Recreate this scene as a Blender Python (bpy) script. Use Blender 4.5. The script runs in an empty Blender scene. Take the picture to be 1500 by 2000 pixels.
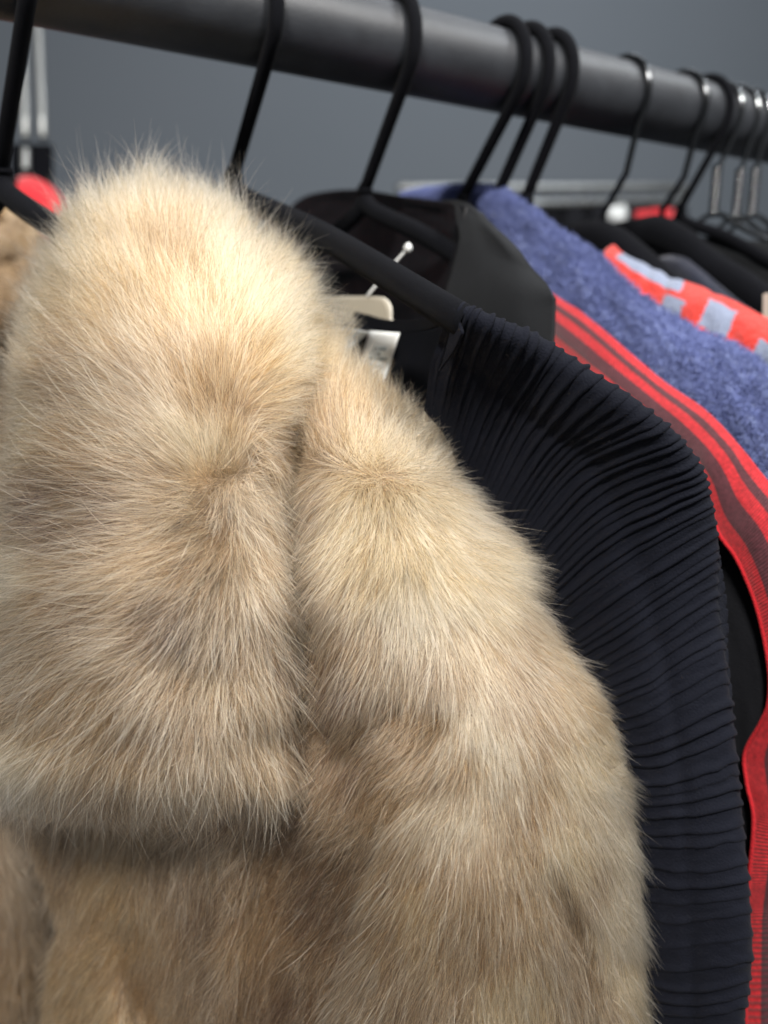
import bpy, math, numpy as np
from math import radians
from mathutils import Vector

# ------------------------------------------------------------------ camera, world, lamps, exposure
sc = bpy.context.scene
COL = sc.collection
PITCH = math.atan(339 / 1500)
C0 = np.array([0.0, 0.0, 1.5])
RT = np.array([1.0, 0, 0]); FW = np.array([0, math.cos(PITCH), -math.sin(PITCH)]); UP = np.array([0, math.sin(PITCH), math.cos(PITCH)])
FOCUS = 0.190
cd = bpy.data.cameras.new('camera'); cam = bpy.data.objects.new('camera', cd); COL.objects.link(cam)
cam.location = C0; cam.rotation_euler = (math.pi / 2 - PITCH, 0, 0)
cd.sensor_fit = 'VERTICAL'; cd.sensor_height = 36; cd.sensor_width = 27; cd.lens = 27
cd.clip_start = 0.01; cd.clip_end = 50
cd.dof.use_dof = True; cd.dof.focus_distance = FOCUS; cd.dof.aperture_fstop = 27 / 3.6
sc.camera = cam
w = bpy.data.worlds.new('World'); sc.world = w; w.use_nodes = True
bgn = w.node_tree.nodes['Background']; bgn.inputs[0].default_value = (0.93, 0.96, 1.0, 1); bgn.inputs[1].default_value = 0.20
def area(name, loc, target, size, power, col):
    l = bpy.data.lights.new(name, 'AREA'); l.shape = 'DISK'; l.size = size; l.energy = power; l.color = col
    o = bpy.data.objects.new(name, l); COL.objects.link(o); o.location = loc
    o.rotation_euler = (Vector(target) - Vector(loc)).to_track_quat('-Z', 'Y').to_euler(); return o
area('ceiling_lamp', (-0.15, -0.62, 2.45), (0.05, 0.25, 1.5), 0.18, 31, (1.0, 0.95, 0.885))
area('ceiling_lamp', (0.75, -0.35, 2.50), (0.05, 0.3, 1.5), 0.26, 23, (1.0, 0.97, 0.93))
area('ceiling_lamp', (1.10, 0.55, 2.75), (0.3, 0.4, 1.5), 0.30, 9, (0.93, 0.97, 1.0))
area('ceiling_lamp', (0.5, 1.3, 3.1), (0.3, 3.0, 1.2), 1.2, 16, (0.9, 0.95, 1.0))
sc.view_settings.view_transform = 'Standard'; sc.view_settings.look = 'None'
sc.view_settings.exposure = 0.0; sc.view_settings.gamma = 1.0
sc.cycles.max_bounces = 10; sc.cycles.transmission_bounces = 8; sc.cycles.glossy_bounces = 4; sc.cycles.diffuse_bounces = 4
sc.cycles.use_denoising = True
sc.cycles_curves.shape = 'RIBBONS'; sc.cycles_curves.subdivisions = 2
rng = np.random.default_rng(7)

# ------------------------------------------------------------------ geometry helpers
def ray(x, y):
    x = np.asarray(x, float); y = np.asarray(y, float)
    return ((x - 750) / 1500)[..., None] * RT + ((1000 - y) / 1500)[..., None] * UP + FW
def W(x, y, z): return C0 + ray(x, y) * np.asarray(z, float)[..., None]
ud = 2574 * RT + 339 * UP + 1500 * FW; ud /= np.linalg.norm(ud)         # along the rail
vd = np.array([ud[1], -ud[0], 0]); ZD = np.array([0, 0, 1.0])            # across the rail, towards the viewer
P0 = W(815, 104, 0.315)
CB = float((P0 - C0) @ ud)
def on(x, y, c):                                                         # point on a plane across the rail
    r = ray(x, y); return C0 + r * (np.asarray(c, float) / (r @ ud))[..., None]
def catmull(P, n, closed=False):
    P = np.asarray(P, float)
    if len(P) == 2: P = np.array([P[0], (P[0] + P[1]) / 2, P[1]])
    Q = np.vstack([2 * P[0] - P[1], P, 2 * P[-1] - P[-2]])
    t = np.linspace(0, len(P) - 1, n); i = np.minimum(t.astype(int), len(P) - 2); f = (t - i)[:, None]
    a, b, c, d = Q[i], Q[i + 1], Q[i + 2], Q[i + 3]
    return 0.5 * (2 * b + (c - a) * f + (2 * a - 5 * b + 4 * c - d) * f**2 + (3 * b - a - 3 * c + d) * f**3)
def herm(xs, ys, x):
    xs = np.asarray(xs, float); ys = np.asarray(ys, float); m = np.gradient(ys, xs)
    x = np.clip(x, xs[0], xs[-1]); i = np.clip(np.searchsorted(xs, x) - 1, 0, len(xs) - 2)
    h = xs[i + 1] - xs[i]; t = (x - xs[i]) / h
    return (2*t**3-3*t**2+1)*ys[i] + (t**3-2*t**2+t)*h*m[i] + (-2*t**3+3*t**2)*ys[i+1] + (t**3-t**2)*h*m[i+1]
def h2(i, j, seed=0):
    n = (i.astype(np.int64) * 374761393 + j.astype(np.int64) * 668265263 + seed * 1442695041) & 0xffffffff
    n = ((n ^ (n >> 13)) * 1274126177) & 0xffffffff; n = ((n ^ (n >> 16)) * 2246822519) & 0xffffffff
    return ((n ^ (n >> 15)) & 0xffffff) / float(0xffffff)
def vnoise(x, y, seed=0):
    x = np.asarray(x, float); y = np.asarray(y, float)
    i = np.floor(x); j = np.floor(y); fx = x - i; fy = y - j
    fx = fx*fx*(3-2*fx); fy = fy*fy*(3-2*fy); i = i.astype(int); j = j.astype(int)
    return ((h2(i,j,seed)*(1-fx)+h2(i+1,j,seed)*fx)*(1-fy)+(h2(i,j+1,seed)*(1-fx)+h2(i+1,j+1,seed)*fx)*fy)*2-1
def nrm(a): return a / np.maximum(np.linalg.norm(a, axis=-1, keepdims=True), 1e-9)

# ------------------------------------------------------------------ object helpers
def thing(name, label, cat, loc, group=None):
    o = bpy.data.objects.new(name, None); COL.objects.link(o); o.location = Vector(loc); o.empty_display_size = 0.02
    tag(o, label, cat, group); return o
def tag(o, label=None, cat=None, group=None, kind=None):
    for k, v in (('label', label), ('category', cat), ('group', group), ('kind', kind)):
        if v: o[k] = v
    return o
def org(parent):
    p = np.zeros(3)
    while parent is not None: p = p + np.array(parent.location); parent = parent.parent
    return p
def link(name, me, mat, parent=None, loc=None):
    o = bpy.data.objects.new(name, me); COL.objects.link(o)
    if mat is not None: me.materials.append(mat)
    if parent is not None: o.parent = parent
    if loc is not None: o.location = Vector(loc)
    return o
def mesh_obj(name, verts, faces, mat, parent=None, uvs=None, smooth=True, solid=0.0, loc=None, sub=0, off=0):
    verts = np.asarray(verts, float) - (org(parent) if loc is None else np.asarray(loc))
    me = bpy.data.meshes.new(name); me.from_pydata(verts.tolist(), [], [tuple(int(i) for i in f) for f in faces])
    if uvs is not None:
        ul = me.uv_layers.new(name='UVMap'); li = np.empty(len(me.loops), int); me.loops.foreach_get('vertex_index', li)
        ul.data.foreach_set('uv', np.asarray(uvs, float)[li].ravel())
    me.polygons.foreach_set('use_smooth', [smooth] * len(me.polygons)); me.update()
    o = link(name, me, mat, parent, loc)
    if solid:
        m = o.modifiers.new('thickness', 'SOLIDIFY'); m.thickness = solid; m.offset = off
    if sub:
        m = o.modifiers.new('sub', 'SUBSURF'); m.levels = m.render_levels = sub
    return o
def grid_faces(nr, nc, closed=False):
    f = []; cc = nc if closed else nc - 1
    for r in range(nr - 1):
        for c in range(cc):
            c2 = (c + 1) % nc; f.append((r*nc+c, r*nc+c2, (r+1)*nc+c2, (r+1)*nc+c))
    return f
def grid_obj(name, G, mat, parent=None, closed=False, caps=False, **k):
    nr, nc = G.shape[:2]; F = grid_faces(nr, nc, closed)
    if caps: F += [tuple(range(nc))[::-1], tuple((nr-1)*nc+i for i in range(nc))]
    uv = np.stack(np.meshgrid(np.linspace(0, 1, nc), np.linspace(0, 1, nr)), -1).reshape(-1, 2)
    return mesh_obj(name, G.reshape(-1, 3), F, mat, parent, uvs=uv, **k)
def normals(G):
    return nrm(np.cross(np.gradient(G, axis=1), np.gradient(G, axis=0)))
def sheet(name, rows, mat, parent, nr=60, nc=40, disp=None, solid=0.0015, **k):
    """rows of (px, py, c) control points -> a cloth sheet; disp(U, V, PX, PY) metres along the normal."""
    R = np.array([catmull(r, nc) for r in rows]); S = np.array([catmull(R[:, j], nr) for j in range(nc)]).transpose(1, 0, 2)
    G = on(S[..., 0], S[..., 1], S[..., 2])
    if disp is not None:
        U, V = np.meshgrid(np.linspace(0, 1, nc), np.linspace(0, 1, nr)); n = normals(G)
        n = n * np.sign((n * (C0 - G)).sum(-1, keepdims=True))
        G = G + n * disp(U, V, S[..., 0], S[..., 1])[..., None]
    return grid_obj(name, G, mat, parent, solid=solid, **k), G, S
def tube(name, P, r, mat, parent, seg=14, n=None, flat=None, caps=True, **k):
    """swept tube along world points; r scalar or per point; flat=(up vector, ratio) makes it oval."""
    P = np.asarray(P, float)
    if n: P = catmull(P, n)
    T = nrm(np.gradient(P, axis=0)); r = np.broadcast_to(np.interp(np.linspace(0, 1, len(P)), np.linspace(0, 1, np.size(r)), np.atleast_1d(r)), len(P))
    a = np.array([0.3, 0.5, 0.8]) if flat is None else np.asarray(flat[0], float)
    N = nrm(a - T * (T @ a)[:, None]); B = np.cross(T, N); q = 1.0 if flat is None else flat[1]
    th = np.linspace(0, 2 * math.pi, seg, endpoint=False)
    G = P[:, None] + (N[:, None] * np.cos(th)[None, :, None] * q + B[:, None] * np.sin(th)[None, :, None]) * r[:, None, None]
    if caps:
        G = np.concatenate([P[:1, None] * .999 + G[:1] * .001, P[:1, None] * .3 + G[:1] * .7 - T[0] * r[0] * .5, G, P[-1:, None] * .3 + G[-1:] * .7 + T[-1] * r[-1] * .5, P[-1:, None] * .999 + G[-1:] * .001])
    return grid_obj(name, G, mat, parent, closed=True, caps=caps, **k)

# ------------------------------------------------------------------ materials
def mat(name): m = bpy.data.materials.new(name); m.use_nodes = True; return m, m.node_tree.nodes, m.node_tree.links, m.node_tree.nodes['Principled BSDF']
def nd(N, t, **k):
    n = N.new(t)
    for a, b in k.items(): setattr(n, a, b)
    return n
def rgba(c): return (c[0], c[1], c[2], 1)
def s2l(c): c = np.asarray(c, float) / 255; return np.where(c <= .04045, c / 12.92, ((c + .055) / 1.055) ** 2.4)
def cloth(name, c1, c2, rough=0.85, nscale=60, bump=0.3, bscale=900, sheen=0.3, spec=0.3, metal=0, bdist=0.0006, stretch=None):
    m, N, L, b = mat(name)
    tc = nd(N, 'ShaderNodeTexCoord'); src = tc.outputs['Object']
    if stretch:
        mp = nd(N, 'ShaderNodeMapping'); mp.inputs['Scale'].default_value = stretch; L.new(src, mp.inputs[0]); src = mp.outputs[0]
    n1 = nd(N, 'ShaderNodeTexNoise'); n1.inputs['Scale'].default_value = nscale; n1.inputs['Detail'].default_value = 6; n1.inputs['Roughness'].default_value = .65
    mx = nd(N, 'ShaderNodeMix', data_type='RGBA'); mx.inputs[6].default_value = rgba(c1); mx.inputs[7].default_value = rgba(c2)
    n2 = nd(N, 'ShaderNodeTexNoise'); n2.inputs['Scale'].default_value = bscale; n2.inputs['Detail'].default_value = 3
    bp = nd(N, 'ShaderNodeBump'); bp.inputs['Strength'].default_value = bump; bp.inputs['Distance'].default_value = bdist
    L.new(src, n1.inputs['Vector']); L.new(src, n2.inputs['Vector']); L.new(n1.outputs['Fac'], mx.inputs[0]); L.new(mx.outputs[2], b.inputs['Base Color'])
    L.new(n2.outputs['Fac'], bp.inputs['Height']); L.new(bp.outputs[0], b.inputs['Normal'])
    b.inputs['Roughness'].default_value = rough; b.inputs['Specular IOR Level'].default_value = spec; b.inputs['Metallic'].default_value = metal
    b.inputs['Sheen Weight'].default_value = sheen; b.inputs['Sheen Roughness'].default_value = .5
    return m
M = {}
M['velvet'] = cloth('black_velvet_flock', (.0015, .0018, .0028), (.0045, .0050, .0075), .9, 300, .4, 2500, .02, .08)
M['rail'] = cloth('rail_black_powder_coat', (.003, .004, .006), (.034, .038, .046), .48, 75, .25, 1400, 0, .55, stretch=(1, 1, 1))
M['wall'] = cloth('wall_grey_paint', (.120, .140, .160), (.140, .155, .177), .8, 1.2, .1, 120, 0, .3)
M['chrome'] = cloth('dark_chrome', (.10, .105, .11), (.20, .21, .22), .16, 40, .05, 800, 0, .5, 1)
M['hookmetal'] = cloth('black_nickel', (.05, .052, .056), (.10, .105, .11), .18, 40, .05, 800, 0, .5, 1)
M['navy'] = cloth('navy_crinkled_cotton', (.0027, .0034, .0070), (.0050, .0062, .0118), .85, 160, .5, 1800, .015, .12)
M['navyin'] = cloth('navy_cotton_inside', (.0028, .0033, .0055), (.0045, .0055, .0085), .9, 160, .4, 1800, 0, .1)
M['blazer'] = cloth('black_suiting', (.011, .0122, .0142), (.018, .0195, .0220), .85, 90, .45, 2600, .012, .12)
M['lining'] = cloth('black_satin_lining', (.0028, .0030, .0042), (.006, .006, .008), .55, 40, .3, 60, 0, .25, bdist=.004)
M['twill'] = cloth('black_twill', (.0050, .0054, .0070), (.0085, .0090, .0115), .85, 400, .5, 2000, .01, .12, stretch=(1, .2, 1))
M['blue'] = cloth('periwinkle_wool', (.085, .118, .255), (.170, .208, .395), .95, 140, 1.0, 420, .5, .1, bdist=.002)
M['darknavy'] = cloth('dark_navy_wool', (.006, .008, .018), (.010, .013, .028), .95, 60, .5, 900, .3, .2)
M['white'] = cloth('white_plastic', (.72, .75, .75), (.80, .82, .82), .35, 40, .05, 400, 0, .5)
M['card'] = cloth('beige_card', (.50, .47, .40), (.56, .53, .46), .6, 40, .15, 600, 0, .4)
M['skin'] = cloth('fur_pelt', (.17, .125, .082), (.24, .18, .12), .95, 60, .4, 500, .2, .05)
M['redfar'] = cloth('red_cloth', (.55, .022, .03), (.65, .03, .04), .85, 30, .4, 500, .3, .2)
M['greymetal'] = cloth('grey_metal', (.20, .21, .21), (.28, .29, .29), .35, 30, .05, 500, 0, .5, .7)

def fur_mat():
    m, N, L, b = mat('fur_hair'); out = N['Material Output']; N.remove(b)
    h = nd(N, 'ShaderNodeBsdfHairPrincipled'); h.model = 'CHIANG'; h.parametrization = 'COLOR'
    at = nd(N, 'ShaderNodeAttribute', attribute_name='hair_color'); hi = nd(N, 'ShaderNodeHairInfo')
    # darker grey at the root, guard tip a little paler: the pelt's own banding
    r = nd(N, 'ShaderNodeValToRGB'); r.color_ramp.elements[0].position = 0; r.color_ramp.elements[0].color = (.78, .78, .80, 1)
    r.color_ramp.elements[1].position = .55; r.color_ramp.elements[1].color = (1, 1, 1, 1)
    mx = nd(N, 'ShaderNodeMix', data_type='RGBA', blend_type='MULTIPLY'); mx.inputs[0].default_value = 1
    L.new(hi.outputs['Intercept'], r.inputs[0]); L.new(at.outputs['Color'], mx.inputs[6]); L.new(r.outputs[0], mx.inputs[7])
    L.new(mx.outputs[2], h.inputs['Color']); h.inputs['Roughness'].default_value = .32; h.inputs['Radial Roughness'].default_value = .45
    h.inputs['Coat'].default_value = 0.0; h.inputs['Random Roughness'].default_value = .3; h.inputs['Offset'].default_value = radians(2.5)
    L.new(h.outputs[0], out.inputs['Surface']); return m
M['fur'] = fur_mat()
def fuzz_mat(name, rough=.8):
    m, N, L, b = mat(name); at = nd(N, 'ShaderNodeAttribute', attribute_name='hair_color')
    L.new(at.outputs['Color'], b.inputs['Base Color']); b.inputs['Roughness'].default_value = rough; b.inputs['Specular IOR Level'].default_value = .2
    return m
M['fuzz'] = fuzz_mat('wool_fuzz')

def ribbon_mat():
    """red knitted ribbed trim: stripes along its length (u across), fine ribs across (v)."""
    m, N, L, b = mat('red_ribbed_trim'); uv = nd(N, 'ShaderNodeUVMap'); sp = nd(N, 'ShaderNodeSeparateXYZ'); L.new(uv.outputs[0], sp.inputs[0])
    r = nd(N, 'ShaderNodeValToRGB'); cr = r.color_ramp; cr.interpolation = 'LINEAR'
    red = (.50, .019, .027, 1); mar = (.085, .020, .028, 1)
    st = [(0, red), (.255, red), (.27, mar), (.50, mar), (.515, red), (.665, red), (.68, mar), (.80, mar), (.815, red), (1, red)]
    cr.elements[0].position = 0; cr.elements[0].color = red; cr.elements[1].position = 1; cr.elements[1].color = red
    for p, c in st[1:-1]: e = cr.elements.new(p); e.color = c
    L.new(sp.outputs[0], r.inputs[0])
    ns = nd(N, 'ShaderNodeTexNoise'); ns.inputs['Scale'].default_value = 900; ns.inputs['Detail'].default_value = 4
    tc = nd(N, 'ShaderNodeTexCoord'); L.new(tc.outputs['Object'], ns.inputs['Vector'])
    nr_ = nd(N, 'ShaderNodeMapRange'); nr_.inputs[1].default_value = .25; nr_.inputs[2].default_value = .75; nr_.inputs[3].default_value = .55; nr_.inputs[4].default_value = 1.3
    L.new(ns.outputs['Fac'], nr_.inputs[0])
    ml = nd(N, 'ShaderNodeMath', operation='MULTIPLY'); ml.inputs[1].default_value = 2 * math.pi * 330; L.new(sp.outputs[1], ml.inputs[0])
    sn = nd(N, 'ShaderNodeMath', operation='SINE'); L.new(ml.outputs[0], sn.inputs[0])
    rr = nd(N, 'ShaderNodeMapRange'); rr.inputs[1].default_value = -1; rr.inputs[3].default_value = .72; L.new(sn.outputs[0], rr.inputs[0])
    mm = nd(N, 'ShaderNodeMath', operation='MULTIPLY'); L.new(rr.outputs[0], mm.inputs[0]); L.new(nr_.outputs[0], mm.inputs[1])
    vm = nd(N, 'ShaderNodeVectorMath', operation='SCALE'); L.new(r.outputs[0], vm.inputs[0]); L.new(mm.outputs[0], vm.inputs['Scale'])
    L.new(vm.outputs[0], b.inputs['Base Color'])
    ad = nd(N, 'ShaderNodeMath', operation='ADD'); L.new(sn.outputs[0], ad.inputs[0]); L.new(ns.outputs['Fac'], ad.inputs[1])
    bp = nd(N, 'ShaderNodeBump'); bp.inputs['Strength'].default_value = .55; bp.inputs['Distance'].default_value = .0004
    L.new(ad.outputs[0], bp.inputs['Height']); L.new(bp.outputs[0], b.inputs['Normal'])
    b.inputs['Roughness'].default_value = .75; b.inputs['Sheen Weight'].default_value = .15; b.inputs['Specular IOR Level'].default_value = .25
    return m
M['ribbon'] = ribbon_mat()
def checker_mat():
    m, N, L, b = mat('red_and_pale_knit'); uv = nd(N, 'ShaderNodeUVMap'); tc = nd(N, 'ShaderNodeTexCoord')
    ns = nd(N, 'ShaderNodeTexNoise'); ns.inputs['Scale'].default_value = 26; ns.inputs['Detail'].default_value = 5; L.new(uv.outputs[0], ns.inputs['Vector'])
    mixv = nd(N, 'ShaderNodeMix', data_type='RGBA', blend_type='LINEAR_LIGHT'); mixv.inputs[0].default_value = .018
    L.new(uv.outputs[0], mixv.inputs[6]); L.new(ns.outputs['Color'], mixv.inputs[7])
    sp = nd(N, 'ShaderNodeSeparateXYZ'); L.new(mixv.outputs[2], sp.inputs[0])
    def box(u0, u1, v0, v1):
        def step(o, a, op):
            s = nd(N, 'ShaderNodeMath', operation=op); s.inputs[1].default_value = a; L.new(o, s.inputs[0]); return s.outputs[0]
        q = [step(sp.outputs[0], u0, 'GREATER_THAN'), step(sp.outputs[0], u1, 'LESS_THAN'), step(sp.outputs[1], v0, 'GREATER_THAN'), step(sp.outputs[1], v1, 'LESS_THAN')]
        o = q[0]
        for x in q[1:]:
            k = nd(N, 'ShaderNodeMath', operation='MULTIPLY'); L.new(o, k.inputs[0]); L.new(x, k.inputs[1]); o = k.outputs[0]
        return o
    o = None
    for bx in [(.07, .42, -.1, .27), (.54, .68, .14, .52), (.38, .46, .34, .58), (.80, .90, .34, .72), (.84, 1.1, -.1, .12)]:
        k = box(*bx)
        if o is None: o = k
        else: a = nd(N, 'ShaderNodeMath', operation='MAXIMUM'); L.new(o, a.inputs[0]); L.new(k, a.inputs[1]); o = a.outputs[0]
    mx = nd(N, 'ShaderNodeMix', data_type='RGBA'); mx.inputs[6].default_value = (.50, .024, .015, 1); mx.inputs[7].default_value = (.18, .215, .31, 1); L.new(o, mx.inputs[0])
    n2 = nd(N, 'ShaderNodeTexNoise'); n2.inputs['Scale'].default_value = 500; n2.inputs['Detail'].default_value = 4; L.new(tc.outputs['Object'], n2.inputs['Vector'])
    bp = nd(N, 'ShaderNodeBump'); bp.inputs['Strength'].default_value = .8; bp.inputs['Distance'].default_value = .0015; L.new(n2.outputs['Fac'], bp.inputs['Height'])
    L.new(mx.outputs[2], b.inputs['Base Color']); L.new(bp.outputs[0], b.inputs['Normal']); b.inputs['Roughness'].default_value = .95; b.inputs['Sheen Weight'].default_value = .3
    return m
M['checker'] = checker_mat()

# ------------------------------------------------------------------ the setting: one grey wall far behind
wp = W(750, 1000, 2.6); wl = nrm(np.array([0.10, -1.0, 0]))
wx = np.array([1.0, 0.10, 0])
pts = [wp + wx * a + ZD * b + (-wl) * d for d in (0, .12) for a, b in ((-4, -2.2), (4, -2.2), (4, 2.2), (-4, 2.2))]
wo = mesh_obj('wall', pts, [(0, 1, 2, 3), (7, 6, 5, 4), (0, 4, 5, 1), (1, 5, 6, 2), (2, 6, 7, 3), (3, 7, 4, 0)], M['wall'], loc=wp, smooth=False)
tag(wo, kind='structure')

# ------------------------------------------------------------------ the rail
def rp(s, h=0, k=0): return P0 + s * ud + h * vd + k * ZD                 # s along, h towards viewer, k up
RR = 0.016
ss = np.linspace(-0.45, 2.2, 120); th = np.linspace(0, 2 * math.pi, 64, endpoint=False)
G = np.array([[rp(s, RR * math.cos(a), RR * math.sin(a)) for a in th] for s in ss])
rail = grid_obj('clothes_rail', G, M['rail'], None, closed=True, caps=True, loc=rp(-0.45))
tag(rail, 'thick round matte black rail that all the hangers hook over', 'rail')

# ------------------------------------------------------------------ hangers
def hook_path(s, neck, rr=RR, wr=.0027, n=60, tip=200):
    R_ = rr + wr
    arc = [rp(s, R_ * math.cos(a), R_ * math.sin(a)) for a in np.radians(np.linspace(tip, -32, 26))]
    e = arc[-1]; b = neck
    return np.array(arc + [e + (b - e) * t for t in (.12, .3, .5, .7, .85, 1)])
def hanger(name, label, s, neck, near, far, wr=.0027, hookmat='velvet', armr=.0032, arms=True, drop=.006):
    t = thing(name, label, 'hanger', neck, 'hangers hooked over the rail')
    tube('hook', hook_path(s, neck, wr=wr), wr, M[hookmat], t, seg=16)
    if arms:
        if far is None: far = neck - (near - neck) * np.array([1, 1, -1.0])
        a = neck - ZD * drop
        P = catmull([far, far * .5 + a * .5 + ZD * .002, a + (far - a) * .06, neck, a + (near - a) * .06, near * .5 + a * .5 + ZD * .002, near], 60)
        tube('arms', P, armr, M['velvet'], t, seg=16, flat=(ZD, 1.25))
    return t
def s_of(c): return c - CB
# nearest hanger: carries the fur coat, swivelled so that its near arm swings away
d = ray(0, 335); tA = ((-.030 + P0 @ vd) - C0 @ vd) / (d @ vd); neckA = C0 + d * tA
hanger('clothes_hanger', 'nearest black velvet hanger at the left edge, its arm inside the fur collar', -.1485, neckA, W(270, 590, .240), None, armr=.0034)
nb = on(455, 345, CB - .07)
hanger('clothes_hanger', 'black velvet hanger with its long arm ending in the navy pleated top', -.07, nb, on(905, 628, CB - .070), None, armr=.0036)
nc_ = on(712, 372, CB - .013)
hanger('clothes_hanger', 'black velvet hanger holding the black blazer', -.013, nc_, W(980, 560, .285), None, armr=.0030)
hanger('clothes_hanger', 'black velvet hanger, first of the three close together, in front of the blue woollen coat', .0423, on(905, 385, CB + .0423), on(978, 495, CB + .0423), None, armr=.003)
hanger('clothes_hanger', 'black velvet hanger, middle of the three close together', .055, on(975, 372, CB + .055), on(1180, 560, CB + .055), None, armr=.003)
hanger('clothes_hanger', 'black velvet hanger, last of the three close together', .069, on(1028, 385, CB + .069), on(1230, 600, CB + .069), None, armr=.003)
def shaped(label, s, outline, neckpx, wr=.0016):
    """broad contoured velvet hanger: a thick shaped body on a thin metal hook"""
    c = CB + s; neck = on(neckpx[0], neckpx[1], c); t = thing('shaped_hanger', label, 'hanger', neck, 'hangers hooked over the rail')
    hp = hook_path(s, neck, wr=wr); e = hp[-6]; kn = e + (neck - e) * .5 + vd * .004
    P = np.vstack([hp[:-6], [e, e * .5 + kn * .5, kn, kn * .75 + neck * .25 - vd * .001, neck + ZD * .004, neck - ZD * .004]])
    tube('hook', P, wr, M['hookmetal'], t, seg=12)
    up = catmull(np.array(outline, float), 50); lowr = up + np.array([[-14, 62]]) ; lowr[:, 1] += np.linspace(0, 20, 50)
    A = on(up[:, 0], up[:, 1], c); B = on(lowr[:, 0], lowr[:, 1], c)
    G = []
    for a, b in zip(A, B):
        m_ = (a + b) / 2; hh = (a - b) / 2
        G.append([m_ + hh * math.cos(q) + ud * .007 * math.sin(q) for q in np.linspace(0, 2 * math.pi, 18, endpoint=False)])
    grid_obj('shoulder', np.array(G), M['velvet'], t, closed=True, caps=True)
    return t
shaped('broad black velvet hanger with a thin metal hook, just right of the blue coat', .1178, [(1040, 455), (1110, 440), (1165, 428), (1205, 440), (1250, 472), (1330, 545), (1430, 640)], (1178, 432))
shaped('broad black velvet hanger with a thin metal hook, above the red and pale knit', .1592, [(1180, 440), (1235, 428), (1290, 420), (1345, 445), (1400, 490), (1480, 540), (1580, 620)], (1292, 426))
hanger('clothes_hanger', 'thin black velvet hanger just beyond the second broad hanger', .1783, on(1330, 405, CB + .1783), on(1520, 520, CB + .1783), None, wr=.0020, armr=.0024)
def wire(label, s, neckpx, armpx):
    c = CB + s; neck = on(neckpx[0], neckpx[1], c); t = thing('wire_hanger', label, 'hanger', neck, 'hangers hooked over the rail')
    hp = hook_path(s, neck + ZD * .022, wr=.0013); tube('hook', hp, .0013, M['chrome'], t, seg=10)
    q = np.linspace(0, 1, 60); a0 = neck + ZD * .024
    for ph in (0, math.pi):
        P = a0 + (neck - a0) * q[:, None] + np.outer(np.cos(q * 22 + ph), vd) * .0016 + np.outer(np.sin(q * 22 + ph), ud) * .0016
        tube('twisted_wire', P, .0012, M['chrome'], t, seg=8)
    nr_ = on(armpx[0], armpx[1], c); fr = neck - (nr_ - neck) * np.array([1, 1, -1.0])
    tube('arms', [fr, neck * .6 + fr * .4, neck, neck * .6 + nr_ * .4, nr_], .0014, M['chrome'], t, seg=8, n=30)
    return t
wire('shiny twisted wire hanger, nearest of the three at the right edge', .1880, (1393, 418), (1560, 500))
wire('shiny twisted wire hanger, middle one of the three at the right edge', .2020, (1437, 425), (1600, 520))
wire('shiny twisted wire hanger, farthest of the three at the right edge', .2120, (1467, 420), (1620, 520))
for i in range(1):
    s = .250 + .028 * i; n_ = rp(s, -.002, -.055)
    hanger('clothes_hanger', ['black hanger hook right at the picture edge beyond the wire hangers', 'second hanger beyond the wire ones, outside the right edge', 'third hanger beyond the wire ones, outside the right edge'][i], s, n_, n_ + vd * .15 - ZD * .05, None, wr=.002)

# ------------------------------------------------------------------ fur
def idw(tab, x, y, p=1.6, e=30.0):
    T = np.asarray(tab, float); num = 0; den = 0
    for r in T:
        wgt = 1 / ((x - r[0])**2 + (y - r[1])**2 + e * e) ** p
        num = num + wgt[:, None] * r[2:][None]; den = den + wgt
    return num / den[:, None]
def make_surface(ytab, xl, xr, zf, bulge, tilt, dispf=None):
    def S(y, th):
        y = np.asarray(y, float); L_ = herm(ytab, xl, y); R_ = herm(ytab, xr, y)
        x = (L_ + R_) / 2 + (R_ - L_) / 2 * np.sin(th); b = herm(ytab, bulge, y)
        z = herm(ytab, zf, y) + b * (1 - np.cos(th)) + tilt * (x - (L_ + R_) / 2) / 600
        if dispf is not None: z = z + dispf(x, y) * np.clip(np.cos(th) * 2, 0, 1)
        return x, y, z
    S.y0, S.y1 = ytab[0], ytab[-1]; S.half = lambda y: (herm(ytab, xr, y) - herm(ytab, xl, y)) / 2
    return S
def surf_world(S, y, th): return W(*S(y, th))
def surf_mesh(name, S, parent, nr=110, nc=96):
    Y, T = np.meshgrid(np.linspace(S.y0, S.y1, nr), np.linspace(0, 2 * math.pi, nc, endpoint=False), indexing='ij')
    return grid_obj(name, surf_world(S, Y, T), M['skin'], parent, closed=True, caps=True)
def voro(x, y, g, seed):
    ci = np.floor(x / g).astype(int); cj = np.floor(y / g).astype(int); best = np.full(x.shape, 1e18); bx = x.copy(); by = y.copy(); bi = ci.copy(); bj = cj.copy()
    for di in (-1, 0, 1):
        for dj in (-1, 0, 1):
            i = ci + di; j = cj + dj; gx = (i + h2(i, j, seed)) * g; gy = (j + h2(i, j, seed + 9)) * g
            d = (gx - x)**2 + (gy - y)**2; m_ = d < best; best = np.where(m_, d, best); bx = np.where(m_, gx, bx); by = np.where(m_, gy, by); bi = np.where(m_, i, bi); bj = np.where(m_, j, bj)
    return bx - x, by - y, bi, bj
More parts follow.
